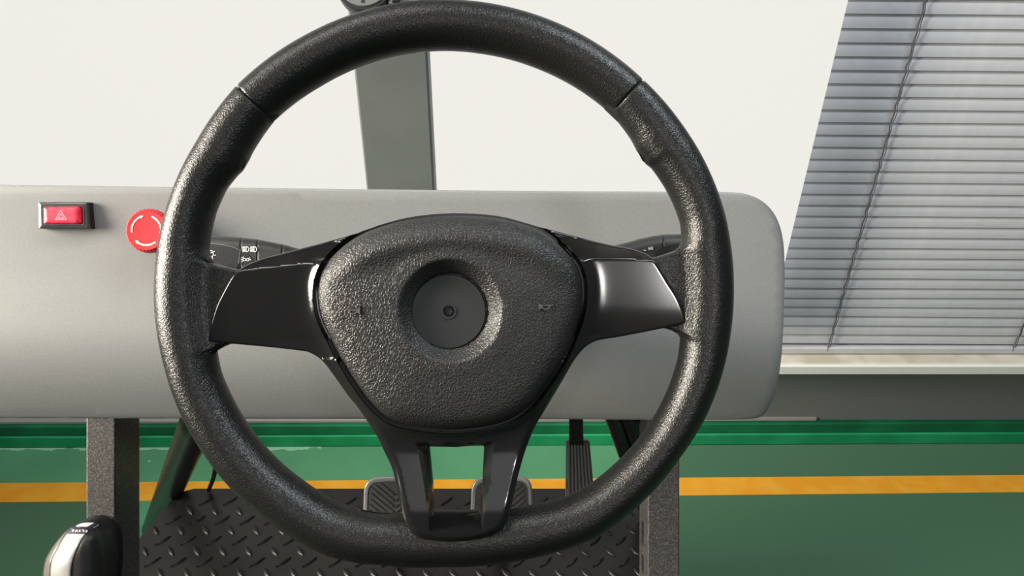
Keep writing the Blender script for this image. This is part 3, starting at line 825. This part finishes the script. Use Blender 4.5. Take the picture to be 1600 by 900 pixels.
cr = [(offs(pad_out, dd), True) for dd in (2.5, 4.3, 6.2, 8, 11)]
cr += [([(376, 423.9), (496, 410.7)], False), ([(895, 402.5), (1023, 408.3)], False)]
lw = []; rw = []
for t in np.linspace(0, 1, 12):
    y = 697+t*133
    lw.append((float(np.interp(y, [697, 762, 806], [669, 674, 675])-np.interp(y, [697, 760, 831], [17, 11, 4])), float(y)))
    rw.append((float(np.interp(y, [695, 755, 806], [756.5, 753.5, 750])+np.interp(y, [695, 755, 828], [15, 12, 4])), float(y)))
def upto(p, q): return p
cr += [(a, False) for a in ([lw[i], lw[i+1]] for i in range(11))]+[(a, False) for a in ([rw[i], rw[i+1]] for i in range(11))]
cr += [([lw[-1], rw[-1]], False)]
cr += [([(675, 806), lw[-1]], False), ([(750, 806), rw[-1]], False)]
trim = relief('spoke_trim', trim_out, trim_h, ZW, 11, m_gloss, wheel, step=4, bstep=3, rings=(1, 2.2, 4, 6.5, 9), holes=[win], creases=cr, smooth=50)
tag(trim, 'glossy black three-arm spoke cover with a window at the bottom')

DX, DY = 703.5, 485.5
def pad_h(x, y, d):
    h = 11+7*(1-np.exp(-d/7.0))+6*(1-np.exp(-d/70.0))
    # ridge under the upper border
    topw = sm((455-y)/70)
    h = h + topw*3.6*np.exp(-((d-33)/21)**2)
    r = np.hypot(x-DX, y-DY)
    lvl = 22.8
    k = sm((112-r)/28)
    h = h*(1-k)+lvl*k
    h = h - 8.5*np.clip((81-r)/22, 0, 1)**1.0
    h = np.where(r < 59.2, lvl-10.5, h)
    return h
ex = []
for r in (57, 58.6, 59.6, 62, 66, 70, 75, 79.5, 81.5, 84, 88):
    for k in range(96): a = 2*math.pi*k/96; ex.append((DX+r*math.cos(a), DY+r*math.sin(a)))
pad = relief('airbag_cover', pad_out, pad_h, ZW, 0, m_pad, wheel, step=4, bstep=3, rings=(.8, 1.8, 3.2, 5, 7.5, 10.5), extra=ex, smooth=60)
s = (ZW-.014)/F_PX*1000
disc = lathe('centre_disc', DX+.6, DY, ZW, [(.3, 13.3), (5.6*s, 13.1), (6.6*s, 12.2), (8.4*s, 12.2), (9.2*s, 14.9), (11.8*s, 15.0), (12.6*s, 14.4), (56.8*s, 14.4), (58.2*s, 13.9), (58.4*s, 11)], m_disc, pad, 96)
tag(disc, 'smooth dark grey round centre disc')
def horn(cx, cy, s):
    # s=+1 bell on the right
    q = [(-13, -2.6), (-13, -.8), (-8, -.8), (-7, 1.5), (-4.5, 4.8), (0, 5.6), (3.5, 4.4), (5.2, 2.8), (6.5, 2.6), (10.5, 6.2), (10.5, -6.2), (7.5, -3.2), (4, -1.9), (-2, -2.4)]
    hole = [(-5.2, -.4), (3.8, -.4), (4.2, 1.2), (2.2, 3.2), (-.5, 3.8), (-3.6, 3.0)]
    tr = lambda p: (cx+s*p[0], cy+p[1])
    f = lambda a, b: (lambda x, y, d: 0*x+1)
    def hf(x, y, d):
        D = pdist(pad_out, np.stack([x, y], 1)); return pad_h(x, y, D)+1.0
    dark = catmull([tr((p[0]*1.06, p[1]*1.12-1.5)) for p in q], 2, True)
    relief('horn_edge_shade', dark, lambda x, y, d: hf(x, y, d)-.4, ZW, -12, m_void, pad, step=6, bstep=2.5, rings=(), smooth=30)  # dark copy shifted up, painting in shade along the symbol's upper edge
    o = relief('horn_symbol', [tr(p) for p in q], hf, ZW, -12, m_horn, pad, step=6, bstep=2.5, rings=(), holes=[[tr(p) for p in hole]], smooth=30)
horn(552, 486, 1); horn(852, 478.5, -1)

# ================================================================== gear knob
def gear():
    Z = .64
    body = catmull([(145, 822), (156, 830), (161.5, 841), (164.5, 860), (165, 880), (164.5, 905), (158, 940), (140, 962), (105, 965), (80, 950), (68, 925), (66.5, 900), (68, 885), (71, 873), (78, 860), (88, 845.5), (98, 833.5), (110, 824), (120, 820.5), (132.5, 819)], 5, True)
    kb = P(118, 965, Z+.015)
    root = thing('gear_shifter', 'gear knob with satin metal strip and black leather sides, bottom left of the dashboard', 'gear knob', Vector((kb.x, kb.y, HP)))
    def hk(x, y, d): return 24*np.sqrt(1-(1-np.clip(d/44, 0, 1))**2)+0*x
    relief('knob_body', body, hk, Z, 22, m_knob, root, step=4, bstep=3, rings=(.8, 2, 4, 7), smooth=70)
    def sub(name, poly, up, mat, lab=None, rings=(.8, 1.8)):
        def hf(x, y, d):
            D = np.maximum(pdist(body, np.stack([x, y], 1)), 0)
            return hk(x, y, D)+(up*np.clip(d/1.5, 0, 1)**.5 if rings else up)
        o = relief(name, poly, hf, Z, 0, mat, root, step=4, bstep=2.5, rings=rings, smooth=70)
        if lab: tag(o, lab)
        return o
    le = catmull([(111, 825.5), (100, 840), (90, 859), (81.5, 876), (79, 898), (82, 925), (90, 948)], 5)
    re = catmull([(137.5, 829), (129, 841), (119.5, 860), (113.3, 877.5), (110.6, 898), (113, 925), (118, 948)], 5)
    sub('metal_strip', le+re[::-1], .9, m_chrome, 'satin silver strip')
    ll = catmull([(109, 826.5), (98, 839.5), (87.5, 858), (79.3, 876), (76.8, 898), (79.5, 925)], 5)
    lo = catmull([(106, 828), (97, 837), (88, 848), (78.5, 862), (72, 875), (69, 888), (68, 900), (70, 922)], 5)
    sub('side_leather_lit', lo+ll[::-1], .5, m_knobl, 'brownish grey lit left side of the leather')  # left side of the leather, light on it put into the paler colour
    cap = catmull([(118, 822.2), (124, 820.6), (133, 819.8), (141, 820.6), (146, 823)], 4)
    cap2 = catmull([(146, 825), (138, 823.6), (130, 822.9), (120, 823.2)], 4)
    sub('knob_cap_edge', cap+cap2, .9, M('cap_edge_pale', (.75, .72, .72, 1), .3), None, ())
    sub('shift_plate', [(113.4, 825.2), (120, 823.9), (130, 823.5), (138, 824.4), (140, 826), (137, 830.5), (133.5, 834), (104.5, 834.2), (109, 828)], 1.1, M('shift_plate_dark', (.02, .017, .035, 1), .6), 'dark plate with small white shift marks', ())
    def zf(x, y):
        D = max(float(pdist(body, [(x, y)])[0]), 0); return Z-(float(hk(np.array([x]), np.array([y]), np.array([D]))[0])+1.35)/1000
    L = [[(112.5, 831), (113, 828), (115.5, 827.4), (115, 829.6), (112.5, 830)], [(117.5, 831), (119, 828.6), (121, 828)], [(119.6, 829.6), (121.6, 831)], [(123, 828), (125.6, 830.8)], [(123.4, 830.8), (126, 828)], [(128.4, 828), (131, 828.4), (130, 830.2), (132, 831)], [(133.4, 829), (136, 828.8), (136, 831), (133.6, 831.2)]]
    strokes('shift_pattern', L, 1.0, 0, m_white, root, .12, zf)
    tube('lever_shaft', [kb+Vector((0, 0, .02)), Vector((kb.x, kb.y, .48))], .008, m_chrome, root, 16)
    tube('lever_gaiter', [Vector((kb.x, kb.y, z)) for z in (.53, .50, .46, .44)], [.012, .022, .045, .06], m_knob, root, 24)
    box('shifter_console', (kb.x-.07, kb.y-.12, HP+.003), (kb.x+.07, kb.y+.10, .445), m_black, root, .01)
gear()
